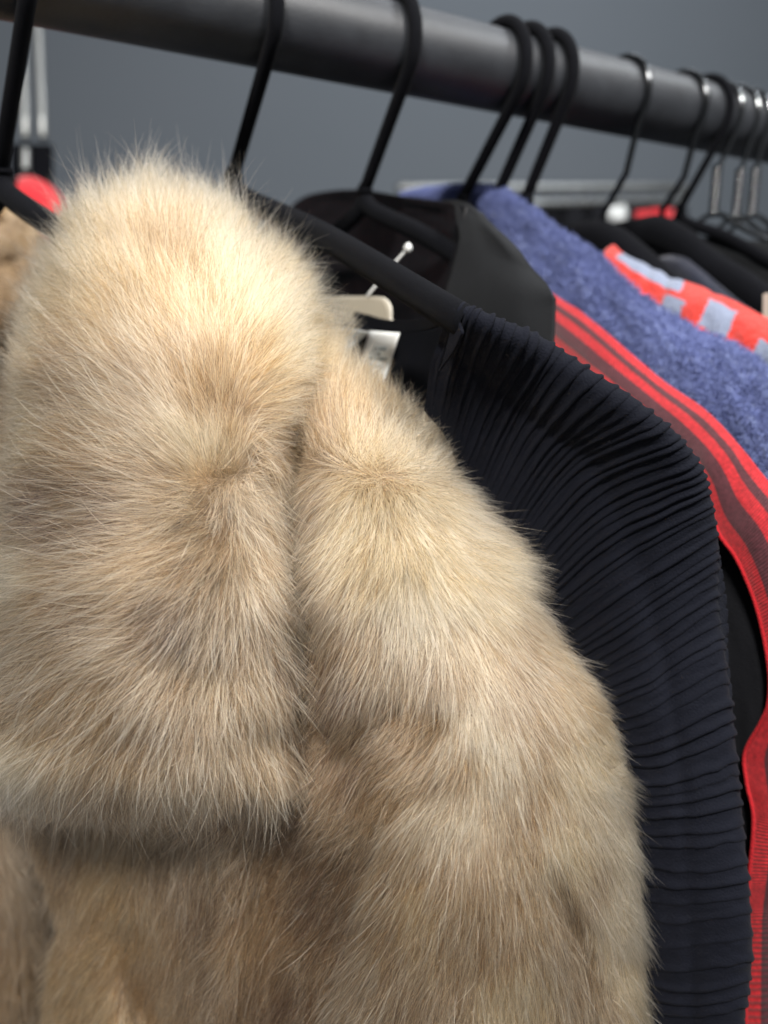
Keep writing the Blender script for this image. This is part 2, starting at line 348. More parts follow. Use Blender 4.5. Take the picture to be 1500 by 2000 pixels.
def grow(name, S, parent, n, length, rad, flow, colour, lift0, lift1, clump=.55, cg=16, CG=60, K=7, under=False, thr=2.05, ymin=None, ymax=None, seed=1, paras=.02, mat='fur', curl=.10, lengthf=None, long=False, mess=1.0):
    r = np.random.default_rng(seed); y0 = S.y0 if ymin is None else ymin; y1 = S.y1 if ymax is None else ymax
    yy = np.linspace(y0, y1, 400); h = np.maximum(S.half(yy), 30); cdf = np.cumsum(h); cdf /= cdf[-1]
    y = np.interp(r.random(n), cdf, yy); th = r.uniform(-thr, thr, n)
    x, _, z = S(y, th); P = W(x, y, z); e = 1e-3
    du = surf_world(S, y, th + .02) - surf_world(S, y, th - .02); dv = surf_world(S, y + 3, th) - surf_world(S, y - 3, th)
    N_ = nrm(np.cross(du, dv)); outw = np.cos(th)[:, None] * (C0 - P) / .2 + np.sign(np.sin(th))[:, None] * np.abs(np.sin(th))[:, None] * RT * .8
    N_ = N_ * np.sign((N_ * outw).sum(-1, keepdims=True))
    fl = idw(flow, x, y, p=1.9, e=24); ang = np.arctan2(fl[:, 1], fl[:, 0]); m0 = np.linalg.norm(fl[:, :2], axis=1)
    ang = ang + mess * (.16 * vnoise(x / 70, y / 70, 3) + .12 * vnoise(x / 26, y / 26, 4))
    dx1, dy1, i1, j1 = voro(x, y, cg, 21); dx2, dy2, i2, j2 = voro(x, y, CG, 55)
    c1 = h2(i1, j1, 77); c2 = h2(i2, j2, 78); c3 = h2(i1, j1, 79)
    ang = ang + mess * ((c1 - .5) * .42 + (c2 - .5) * .30) + r.normal(0, (.24 if long and mess > .6 else .11) if not under else .30, n) + r.normal(0, 1, n) * np.clip(.80 - m0, 0, .6) * 1.1 + (c1 - .5) * np.clip(.85 - m0, 0, .6) * 3.0
    F = np.cos(ang)[:, None] * RT - np.sin(ang)[:, None] * UP
    F = nrm(F - N_ * (F * N_).sum(-1, keepdims=True) * .97)
    B = np.cross(N_, F)
    mag = np.clip(m0, .62, 1.3)
    lf = fl[:, 2] if fl.shape[1] > 2 else np.ones(n)
    ln = length * mag * (.72 + .5 * r.random(n)) * (.85 + .3 * c1)
    if lengthf is not None: ln = ln * lengthf(x, y)
    l0 = lift0 * lf + r.normal(0, .10, n); l1 = lift1 * lf + r.normal(0, .10, n) + (c3 - .5) * .22
    wild = r.random(n) < paras; l0 = np.where(wild, l0 + .35, l0); l1 = np.where(wild, l1 + .45, l1); ang_c = r.normal(0, curl, n)
    t = np.linspace(0, 1, K); pts = np.empty((n, K, 3)); p = P - N_ * .0004; pts[:, 0] = p
    mpx = z / 1500
    cl = ((dx1 * mpx)[:, None] * RT - (dy1 * mpx)[:, None] * UP) * clump + ((dx2 * mpx)[:, None] * RT - (dy2 * mpx)[:, None] * UP) * clump * .22
    cl = cl - N_ * (cl * N_).sum(-1, keepdims=True); cl = cl * (~wild)[:, None]
    for k in range(1, K):
        tm = (t[k] + t[k-1]) / 2; lt = l0 + (l1 - l0) * tm
        dcv = F * (np.cos(lt) * np.cos(ang_c * tm * 2))[:, None] + B * (np.cos(lt) * np.sin(ang_c * tm * 2))[:, None] + N_ * np.sin(lt)[:, None]
        p = p + nrm(dcv) * (ln / (K - 1))[:, None]; pts[:, k] = p + cl * (t[k] ** 1.4)
    col = colour(x, y, r, under, c1, c2)
    if long: col = np.clip(col * .55 + np.array([.62, .50, .33]) * .5, 0, .9)
    hc = bpy.data.hair_curves.new(name); hc.add_curves([K] * n)
    pts -= org(parent)
    hc.points.foreach_set('position', pts.astype(np.float32).ravel())
    ra = (np.clip(1 - t ** 2.2, .10, 1) * np.clip(.55 + t * 2.0, 0, 1))[None] * (rad * (.75 + .5 * r.random(n)))[:, None]
    a = hc.attributes.get('radius') or hc.attributes.new('radius', 'FLOAT', 'POINT'); a.data.foreach_set('value', ra.astype(np.float32).ravel())
    a = hc.attributes.new('hair_color', 'FLOAT_COLOR', 'CURVE'); a.data.foreach_set('color', np.hstack([col, np.ones((n, 1))]).astype(np.float32).ravel())
    return link(name, hc, M[mat], parent)

# pelt colours: cream, honey, brown and grey-beige bands (x, y, linear rgb)
CR, HN, BR, GB, PL, TN = (.56, .415, .255), (.42, .265, .135), (.090, .055, .033), (.215, .150, .098), (.60, .485, .35), (.255, .163, .092)
def ct(L_): return [(x, y, *c) for x, y, c in L_]
COLL = ct([(150, 450, CR), (300, 360, CR), (420, 400, CR), (340, 500, TN), (230, 620, HN), (330, 620, HN), (180, 720, TN), (480, 480, CR), (560, 620, CR), (470, 640, CR), (60, 650, CR), (50, 850, CR),
           (150, 800, GB), (260, 760, GB), (200, 900, TN), (330, 840, GB), (430, 780, TN), (520, 760, HN), (560, 850, TN), (120, 1000, BR), (250, 1000, BR), (330, 960, GB), (400, 920, PL), (450, 990, GB),
           (30, 1100, PL), (150, 1120, TN), (300, 1100, TN), (380, 1180, BR), (240, 1170, BR), (520, 1060, TN), (550, 1250, BR), (450, 1150, GB), (480, 1300, TN), (300, 1240, GB), (200, 1300, TN),
           (60, 1250, GB), (100, 1400, TN), (250, 1400, TN), (400, 1420, GB), (500, 1450, TN), (350, 1520, TN), (150, 1520, GB), (30, 1500, PL), (450, 1560, BR), (560, 1400, BR)])
BODY = ct([(680, 720, HN), (740, 800, HN), (850, 870, CR), (720, 900, CR), (820, 960, CR), (920, 960, PL), (650, 850, TN), (620, 1000, GB), (700, 1010, CR), (800, 1060, CR), (930, 1080, CR), (980, 1150, CR), (640, 1150, GB), (720, 1180, TN),
           (820, 1180, PL), (850, 1290, GB), (1000, 1200, TN), (1080, 1250, HN), (1130, 1280, HN), (1160, 1350, HN), (1000, 1330, GB), (940, 1400, PL), (1050, 1400, TN), (700, 1300, BR), (620, 1350, BR), (760, 1400, TN), (860, 1480, GB), (900, 1530, PL),
           (1000, 1550, TN), (1150, 1480, CR), (1210, 1520, PL), (1230, 1600, PL), (900, 1650, TN), (1000, 1650, TN), (850, 1750, HN), (750, 1750, TN), (1100, 1650, CR), (1120, 1720, GB), (1220, 1750, PL), (950, 1800, TN), (1100, 1830, GB), (700, 1900, GB), (850, 1950, GB), (1000, 1950, CR), (1150, 1950, GB), (1250, 1900, CR)])
PANEL = ct([(120, 1700, TN), (200, 1700, HN), (250, 1800, HN), (200, 1950, HN), (330, 1700, GB), (300, 1900, TN), (400, 1750, BR), (450, 1700, GB), (500, 1800, TN), (420, 1900, GB), (520, 1950, BR), (600, 1600, BR), (650, 1500, GB), (700, 1450, BR), (620, 1750, BR), (150, 1650, GB), (800, 1500, TN), (700, 1600, GB), (680, 1250, TN)])
def colour_fn(tab, gain=.88):
    def f(x, y, r, under, c1, c2):
        c = idw(tab, x + 30 * vnoise(x/90, y/90, 8), y + 40 * vnoise(x/80, y/80, 9), p=2.0, e=26)
        g = 1 + .13 * vnoise(x/38, y/55, 5) + .10 * vnoise(x/12, y/16, 6) + .10 * (c1 - .5) + r.normal(0, .10, len(x))
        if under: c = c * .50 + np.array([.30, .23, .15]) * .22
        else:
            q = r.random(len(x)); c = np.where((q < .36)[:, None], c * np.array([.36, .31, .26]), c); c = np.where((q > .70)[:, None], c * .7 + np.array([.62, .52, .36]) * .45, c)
        return np.clip(c * g[:, None] * gain * np.array([.98, .945, .875]), .01, .95)
    return f
coat = thing('fur_coat', 'thick cream and tan fur coat with a big collar, hanging nearest the camera', 'coat', W(300, 1000, .25))

def cdisp(x, y):
    g = lambda cx, cy, sx, sy: np.exp(-((x-cx)/sx)**2 - ((y-cy)/sy)**2)
    return .0018*g(460, 970, 70, 90) + .0014*g(385, 1262, 60, 40) - .0015*g(300, 1130, 150, 80) - .002*g(330, 700, 150, 140) + .002*g(490, 790, 60, 120)  + .0015*vnoise(x/130, y/130, 31)
SC = make_surface([378, 396, 432, 500, 600, 700, 800, 900, 1000, 1100, 1200, 1300, 1400, 1520, 1565, 1590],
                  [268, 225, 172, 126, 93, 73, 58, 45, 30, 5, -15, -30, -40, -20, 90, 200],
                  [296, 345, 412, 492, 562, 588, 570, 545, 540, 546, 552, 555, 552, 530, 470, 400],
                  [.245, .236, .225, .215, .206, .198, .192, .187, .184, .182, .181, .181, .183, .188, .196, .205],
                  [.006, .018, .028, .034, .036, .036, .036, .036, .036, .036, .036, .034, .030, .022, .012, .006], -.020, cdisp)
# (x, y, fx, fy, lift factor)
FC = [(150, 420, -.7, -.75, 1.1), (220, 360, -.35, -.95, 1.2), (300, 340, -.05, -1, 1.2), (400, 370, .25, -1, 1.2), (480, 440, .5, -.9, 1.1), (560, 520, .95, -.7, 1.6), (620, 600, 1.1, -.35, 1.8), (600, 700, .9, .1, 1.4),
      (300, 500, -.15, -1, 1), (420, 500, .15, -1, 1), (200, 520, -.65, -.75, 1), (120, 600, -.95, -.3, 1), (330, 650, -.45, -.95, .9), (440, 620, .15, -1, 1), (500, 650, .6, -.8, 1), (200, 700, -.95, -.45, .9), (60, 750, -1, -.05, 1),
      (330, 760, -.8, -.7, .9), (250, 820, -1, -.3, .8), (420, 780, -.35, -.95, 1), (500, 780, .8, -.4, 1), (570, 800, .9, .1, 1), (100, 900, -1, .0, .8), (250, 930, -1, -.08, .8), (370, 880, -.75, -.7, .9), (440, 900, -.3, -.7, 1.2), (510, 880, .7, .4, 1),
      (150, 1020, -1, .12, .8), (300, 1010, -1, .15, .8), (400, 1000, -.8, .15, 1), (460, 970, .1, .5, 1.3), (500, 980, .45, .9, 1), (545, 1000, .45, .95, 1), (60, 1120, -1, .2, .9), (200, 1120, -1, .35, .8), (320, 1110, -1, .55, .8), (420, 1080, -.6, .8, 1),
      (500, 1120, .3, 1, .8), (550, 1200, .4, 1, .8), (430, 1180, -.55, .85, .8), (340, 1210, -1, .55, 1), (250, 1230, -.95, .5, .9), (120, 1250, -.8, .7, .8), (400, 1260, -.5, .8, 1.1), (460, 1280, .1, 1, .8), (330, 1300, -.35, .95, .8),
      (220, 1340, -.5, .95, .8), (60, 1380, -.6, .8, .8), (350, 1400, -.1, 1, .7), (480, 1380, .15, 1, .7), (550, 1380, .38, 1, .8), (150, 1480, -.3, 1, .7), (300, 1500, -.1, 1, .6), (430, 1500, .0, 1, .6), (530, 1520, .3, 1, .7), (40, 1520, -.35, 1, .7)]
collar = thing('collar', None, None, (0, 0, 0)); collar.parent = coat
bpy.data.objects.remove(collar)
collar = surf_mesh('collar', SC, coat)
colC = colour_fn(COLL)
def lenC(x, y): return np.clip(1.0 + .25 * (y < 500) - .1 * (y > 1450), .6, 1.3)
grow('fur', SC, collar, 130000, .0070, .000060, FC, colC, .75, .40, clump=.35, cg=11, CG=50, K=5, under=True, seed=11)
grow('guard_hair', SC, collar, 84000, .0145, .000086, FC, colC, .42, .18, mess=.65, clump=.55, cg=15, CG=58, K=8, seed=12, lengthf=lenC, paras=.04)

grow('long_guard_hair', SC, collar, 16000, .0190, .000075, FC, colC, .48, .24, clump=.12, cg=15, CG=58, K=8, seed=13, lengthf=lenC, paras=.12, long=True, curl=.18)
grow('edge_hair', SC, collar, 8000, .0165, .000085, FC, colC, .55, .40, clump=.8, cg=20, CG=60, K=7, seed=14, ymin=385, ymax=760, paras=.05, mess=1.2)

def bdisp(x, y):
    g = lambda cx, cy, sx, sy: np.exp(-((x-cx)/sx)**2 - ((y-cy)/sy)**2)
    v1 = np.exp(-((x - np.interp(y, [1700, 1850, 2000, 2300], [1080, 1130, 1150, 1160])) / 32)**2) * np.clip((y - 1650) / 150, 0, 1)
    lx = np.interp(y, [1380, 1430, 1550, 1700, 1850, 2000, 2300], [885, 850, 790, 720, 680, 645, 600]) + 8 * vnoise(y / 70, y * 0, 44)
    st_ = .019 / (1 + np.exp(-(lx - x) / 15)) * np.clip((y - 1340) / 260, 0, 1)
    return st_ + .006*v1 - .002*g(780, 940, 160, 70) + .0015*g(720, 1020, 140, 60) + .003*g(800, 1420, 80, 150) - .002*g(950, 1480, 130, 150) + .012*g(585, 1260, 48, 380) + .0014*vnoise(x/150, y/170, 41) - .002*g(900, 1800, 150, 150)
SS = make_surface([695, 712, 760, 850, 950, 1050, 1150, 1250, 1350, 1450, 1550, 1700, 1850, 2000, 2400],
                  [650, 625, 595, 560, 545, 535, 530, 530, 540, 570, 610, 640, 625, 600, 570],
                  [652, 668, 715, 808, 890, 948, 1010, 1075, 1150, 1190, 1212, 1228, 1238, 1245, 1250],
                  [.232, .226, .216, .203, .194, .188, .184, .182, .180, .179, .179, .180, .182, .185, .195],
                  [.005, .012, .020, .028, .030, .031, .032, .033, .034, .035, .036, .036, .036, .036, .036], .006, bdisp)
FS = [(660, 700, .0, -1, 1.1), (720, 730, .45, -.9, 1.1), (800, 800, .6, -.8, 1.1), (880, 870, .8, -.7, 1.9), (830, 820, .7, -.75, 1.8), (770, 760, .55, -.85, 1.7), (650, 800, .0, -.9, 1), (730, 850, .15, -.9, 1), (820, 900, .5, -.6, 1.3), (940, 950, .95, -.2, 2.0), (620, 860, -.25, -.85, 1.2), (680, 880, .0, -.85, 1.5), (740, 880, .1, -.8, 1.5), (800, 880, .3, -.8, 1.6), (860, 890, .6, -.7, 1.7), (740, 915, .0, -.45, 2.1), (800, 915, .2, -.4, 2.1), (860, 925, .5, -.3, 2.0),
      (620, 945, -.35, .8, 1.1), (680, 950, -.25, .9, 1.2), (740, 950, -.2, .8, 1.4), (800, 950, .0, .8, 1.5), (860, 960, .3, .8, 1.5), (640, 1000, -.5, .85, .9), (700, 1010, -.35, .95, .9), (780, 1010, -.05, 1, .9), (850, 1020, .2, 1, .9), (920, 1010, .7, .7, 1.4), (980, 1070, .85, .5, 1.9), (600, 1100, -.45, .9, .45), (700, 1120, -.3, 1, .8),
      (820, 1100, .02, 1, .7), (930, 1130, .35, .95, .7), (1030, 1150, .7, .75, 1.3), (600, 1250, -.5, .95, .45), (700, 1300, -.4, 1, .7), (800, 1280, -.1, 1, .7), (950, 1280, .15, 1, .6), (1100, 1240, .75, .7, .9), (1050, 1350, .2, 1, .6), (1180, 1340, .75, .6, .9), (650, 1450, -.55, .9, .45),
      (760, 1430, -.5, .9, .8), (850, 1450, -.35, 1, .7), (950, 1450, .05, 1, .6), (1120, 1450, .2, 1, .6), (1200, 1440, .7, .4, 1.2), (1235, 1520, 1, .1, 2.0), (800, 1560, -.6, .9, .7), (900, 1570, -.2, 1, .6), (1050, 1580, .03, 1, .6), (1180, 1600, .3, 1, .7), (1240, 1640, .7, .75, 1.5),
      (730, 1700, -.75, .85, .8), (850, 1700, -.35, 1, .6), (1000, 1700, .03, 1, .6), (1100, 1680, .4, 1, .7), (1170, 1700, .2, 1, .6), (1250, 1780, .55, .9, 1.4), (700, 1850, -.7, .85, .8), (800, 1850, -.35, 1, .6), (950, 1850, -.05, 1, .6), (1080, 1820, .25, 1, .6), (1180, 1850, .1, 1, .6), (1250, 1950, .5, .95, 1.3), (680, 2000, -.6, .9, .8), (850, 2000, -.2, 1, .6), (1050, 2000, .0, 1, .6)]
sleeve = surf_mesh('sleeve', SS, coat)
colS = colour_fn(BODY)
def lenS(x, y): return np.clip(.82 + .45 * np.clip((1120 - y) / 120, 0, 1), .6, 1.2)
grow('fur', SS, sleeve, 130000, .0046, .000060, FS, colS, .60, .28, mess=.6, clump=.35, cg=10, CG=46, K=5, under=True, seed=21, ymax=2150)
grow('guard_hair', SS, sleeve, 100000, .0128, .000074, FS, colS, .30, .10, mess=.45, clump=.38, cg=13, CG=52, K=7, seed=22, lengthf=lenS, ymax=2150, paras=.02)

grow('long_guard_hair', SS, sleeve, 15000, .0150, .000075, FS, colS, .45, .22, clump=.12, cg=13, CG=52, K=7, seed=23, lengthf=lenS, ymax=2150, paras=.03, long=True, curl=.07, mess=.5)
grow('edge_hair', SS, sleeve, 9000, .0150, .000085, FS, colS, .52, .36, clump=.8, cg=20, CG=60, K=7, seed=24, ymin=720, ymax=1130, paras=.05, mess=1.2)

def pdisp(x, y):
    return .012 * np.exp(-((x - 270 - (y-1900)*.2)/38)**2) * np.clip((y-1780)/200, 0, 1) + .005 * np.exp(-((x - 520 + (y-1750)*.12)/45)**2) + .003 * vnoise(x/110, y/160, 51) - .006 * np.exp(-((x-420)/70)**2)
SP = make_surface([1150, 1180, 1300, 1450, 1600, 1700, 1800, 1900, 2000, 2400],
                  [500, 420, 200, 80, 70, 100, 122, 110, 100, 90],
                  [640, 720, 840, 930, 950, 950, 950, 950, 950, 950],
                  [.215, .214, .208, .206, .209, .212, .215, .218, .221, .23],
                  [.006, .010, .013, .014, .014, .014, .014, .014, .014, .014], -.050, pdisp)
FP = [(800, 1450, -.5, .9, .8), (740, 1600, -.55, .9, .8), (100, 1650, -.3, 1, .8), (200, 1700, -.3, 1, .7), (200, 1850, -.45, .95, .7), (150, 1950, -.4, 1, .7), (300, 1700, -.15, 1, .7), (320, 1850, -.2, 1, .7), (400, 1700, -.05, 1, .7), (450, 1800, -.3, 1, .7), (450, 1950, -.25, 1, .7), (520, 1650, -.5, .9, .7), (600, 1550, -.6, .85, .8), (580, 1750, -.5, 1, .7), (620, 1900, -.45, 1, .7), (680, 1500, -.6, .9, .7), (700, 1700, -.5, 1, .7), (640, 1350, -.45, 1, .7), (750, 1500, -.5, 1, .7)]
panel = surf_mesh('front_panel', SP, coat)
colP = colour_fn(PANEL, 1.0)
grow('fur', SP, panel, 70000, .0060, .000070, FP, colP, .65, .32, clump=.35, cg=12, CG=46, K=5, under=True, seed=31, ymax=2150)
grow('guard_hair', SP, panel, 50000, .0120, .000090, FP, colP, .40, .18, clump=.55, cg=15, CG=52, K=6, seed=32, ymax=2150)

SL = make_surface([1500, 1540, 1600, 1700, 1850, 2000, 2400], [-330, -360, -380, -380, -380, -380, -380], [-60, 0, 35, 78, 105, 112, 115],
                  [.290, .288, .288, .288, .288, .29, .295], [.01, .02, .03, .03, .03, .03, .03], 0, None)
FL = [(0, 1600, -.1, 1, .7), (50, 1700, .1, 1, .8), (50, 1900, -.1, 1, .7), (-100, 1800, -.2, 1, .7)]
inner = surf_mesh('facing', SL, coat, 60, 60)
colL = colour_fn(ct([(0, 1600, GB), (40, 1750, GB), (0, 1900, TN), (60, 2000, GB)]))
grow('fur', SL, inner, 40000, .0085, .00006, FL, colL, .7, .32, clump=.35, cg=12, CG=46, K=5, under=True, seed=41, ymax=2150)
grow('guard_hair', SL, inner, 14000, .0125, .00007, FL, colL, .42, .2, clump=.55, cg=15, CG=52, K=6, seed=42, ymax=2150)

SB = make_surface([385, 400, 440, 500, 600, 800, 1000, 1300, 1700], [-260, -300, -330, -340, -340, -340, -340, -340, -340], [-20, 15, 60, 100, 120, 120, 120, 100, 60],
                  [.375, .37, .368, .366, .36, .355, .35, .34, .33], [.01, .015, .02, .02, .02, .02, .02, .02, .02], 0, lambda x, y: .006 * vnoise(x / 30, y / 34, 71))
FB = [(0, 400, .1, -.8, 1), (0, 500, -.4, .6, 1), (60, 600, .2, 1, .8), (0, 700, -.1, 1, .8), (40, 900, .1, 1, .8)]
back = surf_mesh('back_collar', SB, coat, 60, 60)
colB = colour_fn(ct([(0, 400, HN), (20, 440, BR), (30, 480, HN), (0, 520, GB), (60, 560, TN), (0, 600, BR), (20, 660, TN), (20, 720, GB), (20, 850, BR), (10, 950, GB)]))
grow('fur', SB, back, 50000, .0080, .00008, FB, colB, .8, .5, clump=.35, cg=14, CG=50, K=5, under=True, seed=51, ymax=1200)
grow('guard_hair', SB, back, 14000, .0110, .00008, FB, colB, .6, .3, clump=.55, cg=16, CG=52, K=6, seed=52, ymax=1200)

# ------------------------------------------------------------------ navy pleated top
top = thing('pleated_top', 'navy blue cotton top with fine horizontal tucks over its shoulder and sleeve', 'top', on(1300, 1300, .165), 'garments hanging on the rail')
rows = [ # inner, middle, outer (px, py, c)
    [(830, 800, .124), (850, 690, .121), (888, 598, .1185)],
    [(870, 850, .129), (900, 730, .126), (940, 622, .122)],
    [(900, 920, .135), (950, 780, .134), (1010, 658, .131)],
    [(930, 990, .141), (1000, 830, .142), (1085, 700, .142)],
    [(955, 1050, .145), (1060, 880, .148), (1180, 763, .149)],
    [(980, 1110, .149), (1120, 920, .154), (1285, 838, .158)],
    [(1005, 1170, .152), (1160, 1000, .158), (1345, 910, .166)],
    [(1030, 1220, .154), (1195, 1080, .160), (1372, 978, .172)],
    [(1060, 1280, .156), (1225, 1165, .162), (1392, 1060, .176)],
    [(1100, 1340, .158), (1250, 1255, .164), (1402, 1160, .178)],
    [(1140, 1400, .159), (1275, 1345, .165), (1412, 1270, .179)],
    [(1165, 1480, .160), (1295, 1460, .166), (1425, 1400, .179)],
    [(1180, 1590, .161), (1310, 1590, .167), (1440, 1560, .179)],
    [(1190, 1720, .162), (1320, 1740, .168), (1452, 1720, .178)],
    [(1195, 1860, .163), (1325, 1890, .168), (1456, 1870, .177)],
    [(1200, 2000, .164), (1325, 2040, .168), (1448, 2020, .176)],
    [(1200, 2300, .165), (1325, 2340, .168), (1440, 2300, .176)]]
NT = 66
tr = np.random.default_rng(5); steps = tr.choice([.7, .9, 1.0, 1.1, 1.35], NT); steps[:18] *= 1.25; tpos = np.cumsum(steps); tpos = tpos / tpos[-1]
thgt = tr.uniform(.45, 1.15, NT)
def tucks(U, V, PX, PY):
    vv = V + .0035 * vnoise(U * 5, V * 14, 61) + .0012 * vnoise(U * 16, V * 60, 62); d = 0 * V
    for q, hh in zip(tpos, thgt):
        e = (vv - q) / .0032
        d = np.maximum(d, hh * np.where(e < 0, np.exp(-(e * .75)**2), np.exp(-(e / .30)**4)) * (.85 + .35 * vnoise(U * 4 + q * 50, V * 0 + q * 9, 63)))
    big = .0012 * vnoise(U * 2, V * 7, 64) + .0004 * vnoise(U * 6, V * 30, 65) + .00012 * vnoise(U * 26, V * 210, 67)
    ww = np.clip((U - .02 + .6 * np.clip(V - .22, 0, 1)) / .25, 0, 1); return .00085 * d * ww + big * (.3 + .7 * ww) - .0007 * np.exp(-((U - .30)/.03)**2)
def curve_round(c): return c
for r_ in rows:                                                            # turn the outer edge away so that the sleeve is round
    x, y, c = r_[2]; sh = 8 if y > 900 else 3; x -= sh; r_[2] = (x, y, c); r_.append((x + (5 if y > 900 else 1), y + (6 if y < 900 else 0), c + .012)); r_.append((x - 6, y + 20, c + .034))
pt, PG, PS = sheet('sleeve', rows, M['navy'], top, nr=1300, nc=110, disp=tucks, solid=.0008)
sheet('neckline', [[(700, 610, .150), (760, 625, .145), (830, 622, .136), (888, 600, .121)], [(700, 628, .150), (760, 648, .145), (832, 645, .136), (888, 622, .121)]], M['navyin'], top, 16, 50)
sheet('inside_back', [[(660, 630, .165), (760, 640, .160), (850, 640, .150), (893, 606, .134)], [(650, 800, .165), (760, 820, .160), (860, 820, .150), (920, 760, .138)], [(650, 1100, .165), (800, 1150, .160), (950, 1150, .155), (1040, 1100, .155)]], M['navyin'], top, 50, 40, disp=lambda U, V, X, Y: .002 * vnoise(U * 6, V * 3, 71))
sheet('facing', [[(868, 700, .1195), (880, 650, .1185), (889, 603, .1180)], [(858, 725, .120), (884, 690, .1195), (905, 650, .1185)]], M['navy'], top, 14, 14, solid=.0007)
# body of the top under the sleeve, in the gap beside the fur
sheet('body', [[(860, 780, .150), (960, 900, .160), (1100, 1000, .172)], [(900, 1200, .165), (1050, 1300, .172), (1250, 1350, .180)], [(1000, 1700, .172), (1120, 1720, .178), (1300, 1750, .184)], [(1000, 2300, .176), (1150, 2300, .180), (1300, 2300, .186)]], M['navyin'], top, 50, 40, disp=lambda U, V, X, Y: .003 * vnoise(U * 4, V * 3, 72))

# labels in the neck of the top, swing tag
lab = thing('care_label', 'white care label with faint grey printed lines hanging inside the navy neckline', 'label', on(745, 690, .136))
o, LG, LS = sheet('fabric', [[(722, 646, .140), (750, 648, .140), (781, 650, .140)], [(708, 700, .136), (735, 702, .136), (763, 706, .136)], [(695, 742, .133), (720, 746, .133), (748, 750, .133)]], M['white'], lab, 14, 10, solid=.0004)
ink = cloth('grey_print', (.22, .27, .28), (.32, .37, .38), .8, 900, .05, 400, 0, .1)
for i, (v0, a, b) in enumerate([(.30, .30, .72), (.39, .42, .62), (.47, .22, .86), (.64, .25, .70), (.73, .42, .62)]):
    def lp(u, v): 
        x0 = np.interp(v, [0, .5, 1], [722, 708, 695]); x1 = np.interp(v, [0, .5, 1], [781, 763, 748]); y = np.interp(v, [0, .5, 1], [646, 701, 742]); return x0 + (x1 - x0) * u, y + u * 4
    n_ = int((b - a) * 22); verts = []; F = []
    for j in range(n_):
        if h2(np.array(j), np.array(i), 5) < .2: continue
        u0 = a + (b - a) * j / n_; u1 = u0 + (b - a) / n_ * .72; dv = .022 + .01 * h2(np.array(j), np.array(i), 6)
        cc = np.interp(v0, [0, .5, 1], [.140, .136, .133]) - .0007; k0 = len(verts)
        for u_, v_ in ((u0, v0 - dv), (u1, v0 - dv), (u1, v0 + dv), (u0, v0 + dv)): px_, py_ = lp(u_, v_); verts.append(on(px_, py_, cc))
        F.append((k0, k0+1, k0+2, k0+3))
    mesh_obj('printed_line', verts, F, ink, lab, solid=.0001)
lab2 = thing('size_label', 'small white folded label poking out between the fur collar and the navy neckline', 'label', on(670, 660, .137))
sheet('fabric', [[(600, 640, .138), (660, 638, .138), (722, 648, .138)], [(610, 670, .136), (660, 668, .135), (700, 668, .137)], [(620, 700, .135), (650, 695, .134), (672, 690, .134)]], M['white'], lab2, 12, 12, solid=.0004)
stag = thing('swing_tag', 'beige card tag with rounded corners beside the black blazer lining', 'tag', on(720, 600, .150))
def card(pts_, c, th, name, m, parent):
    P = catmull(np.array(pts_ + [pts_[0]], float), 60)[:-1]; A = on(P[:, 0], P[:, 1], c); B = A + ud * th; n = len(A)
    return mesh_obj(name, np.vstack([A, B]), [tuple(range(n))[::-1], tuple(range(n, 2*n))] + [(i, (i+1) % n, n+(i+1) % n, n+i) for i in range(n)], m, parent, smooth=False)
card([(620, 578), (680, 578), (735, 579), (752, 585), (761, 600), (762, 622), (761, 628), (700, 632), (620, 630)], .1500, .0009, 'card', M['card'], stag)
card([(626, 583), (680, 583), (733, 584), (749, 590), (756, 603), (757, 622), (755, 624), (700, 627), (626, 626)], .1496, .0003, 'face', cloth('tan_print', (.42, .38, .30), (.46, .42, .34), .6, 40, .1, 400, 0, .3), stag)
tube('eyelet', [on(697 + 5*math.cos(a), 617 + 5*math.sin(a), .1490) for a in np.linspace(0, 2*math.pi, 16)], .0005, M['velvet'], stag, seg=8)
pin = thing('tag_pin', 'white plastic tagging pin with a round head stuck in the blazer lining', 'pin', on(795, 485, .158))
tube('stem', [on(718, 578, .1492), on(757, 530, .1535), on(793, 489, .158)], .00052, M['white'], pin, seg=10, n=12)
hp = on(797, 484, .158)
tube('head', [hp - ud * .0006, hp, hp + ud * .0006], [.0014, .0019, .0014], M['white'], pin, seg=18, n=8)

# ------------------------------------------------------------------ black blazer
bl = thing('black_blazer', 'black tailored blazer with its charcoal lapel folded out behind the navy top', 'blazer', on(980, 500, .178), 'garments hanging on the rail')
wob = lambda a: (lambda U, V, X, Y: a * vnoise(U * 4, V * 4, 81) + a * .3 * vnoise(U * 11, V * 11, 82))
sheet('collar_stand', [[(548, 425, .205), (600, 383, .204), (690, 370, .200), (790, 384, .196), (880, 396, .190), (908, 405, .182)],
                       [(548, 470, .206), (610, 440, .205), (700, 425, .203), (790, 440, .199), (870, 455, .192), (905, 470, .180)],
                       [(548, 560, .208), (620, 540, .207), (700, 530, .205), (790, 540, .200), (850, 560, .193), (885, 590, .178)]], M['lining'], bl, 60, 80, disp=wob(.001))
sheet('lining', [[(520, 440, .215), (650, 400, .214), (800, 410, .208), (900, 430, .196)], [(520, 620, .213), (650, 600, .212), (800, 600, .205), (900, 620, .190)], [(520, 900, .210), (650, 900, .210), (850, 900, .205), (1000, 900, .190)]], M['lining'], bl, 60, 60, disp=wob(.003))
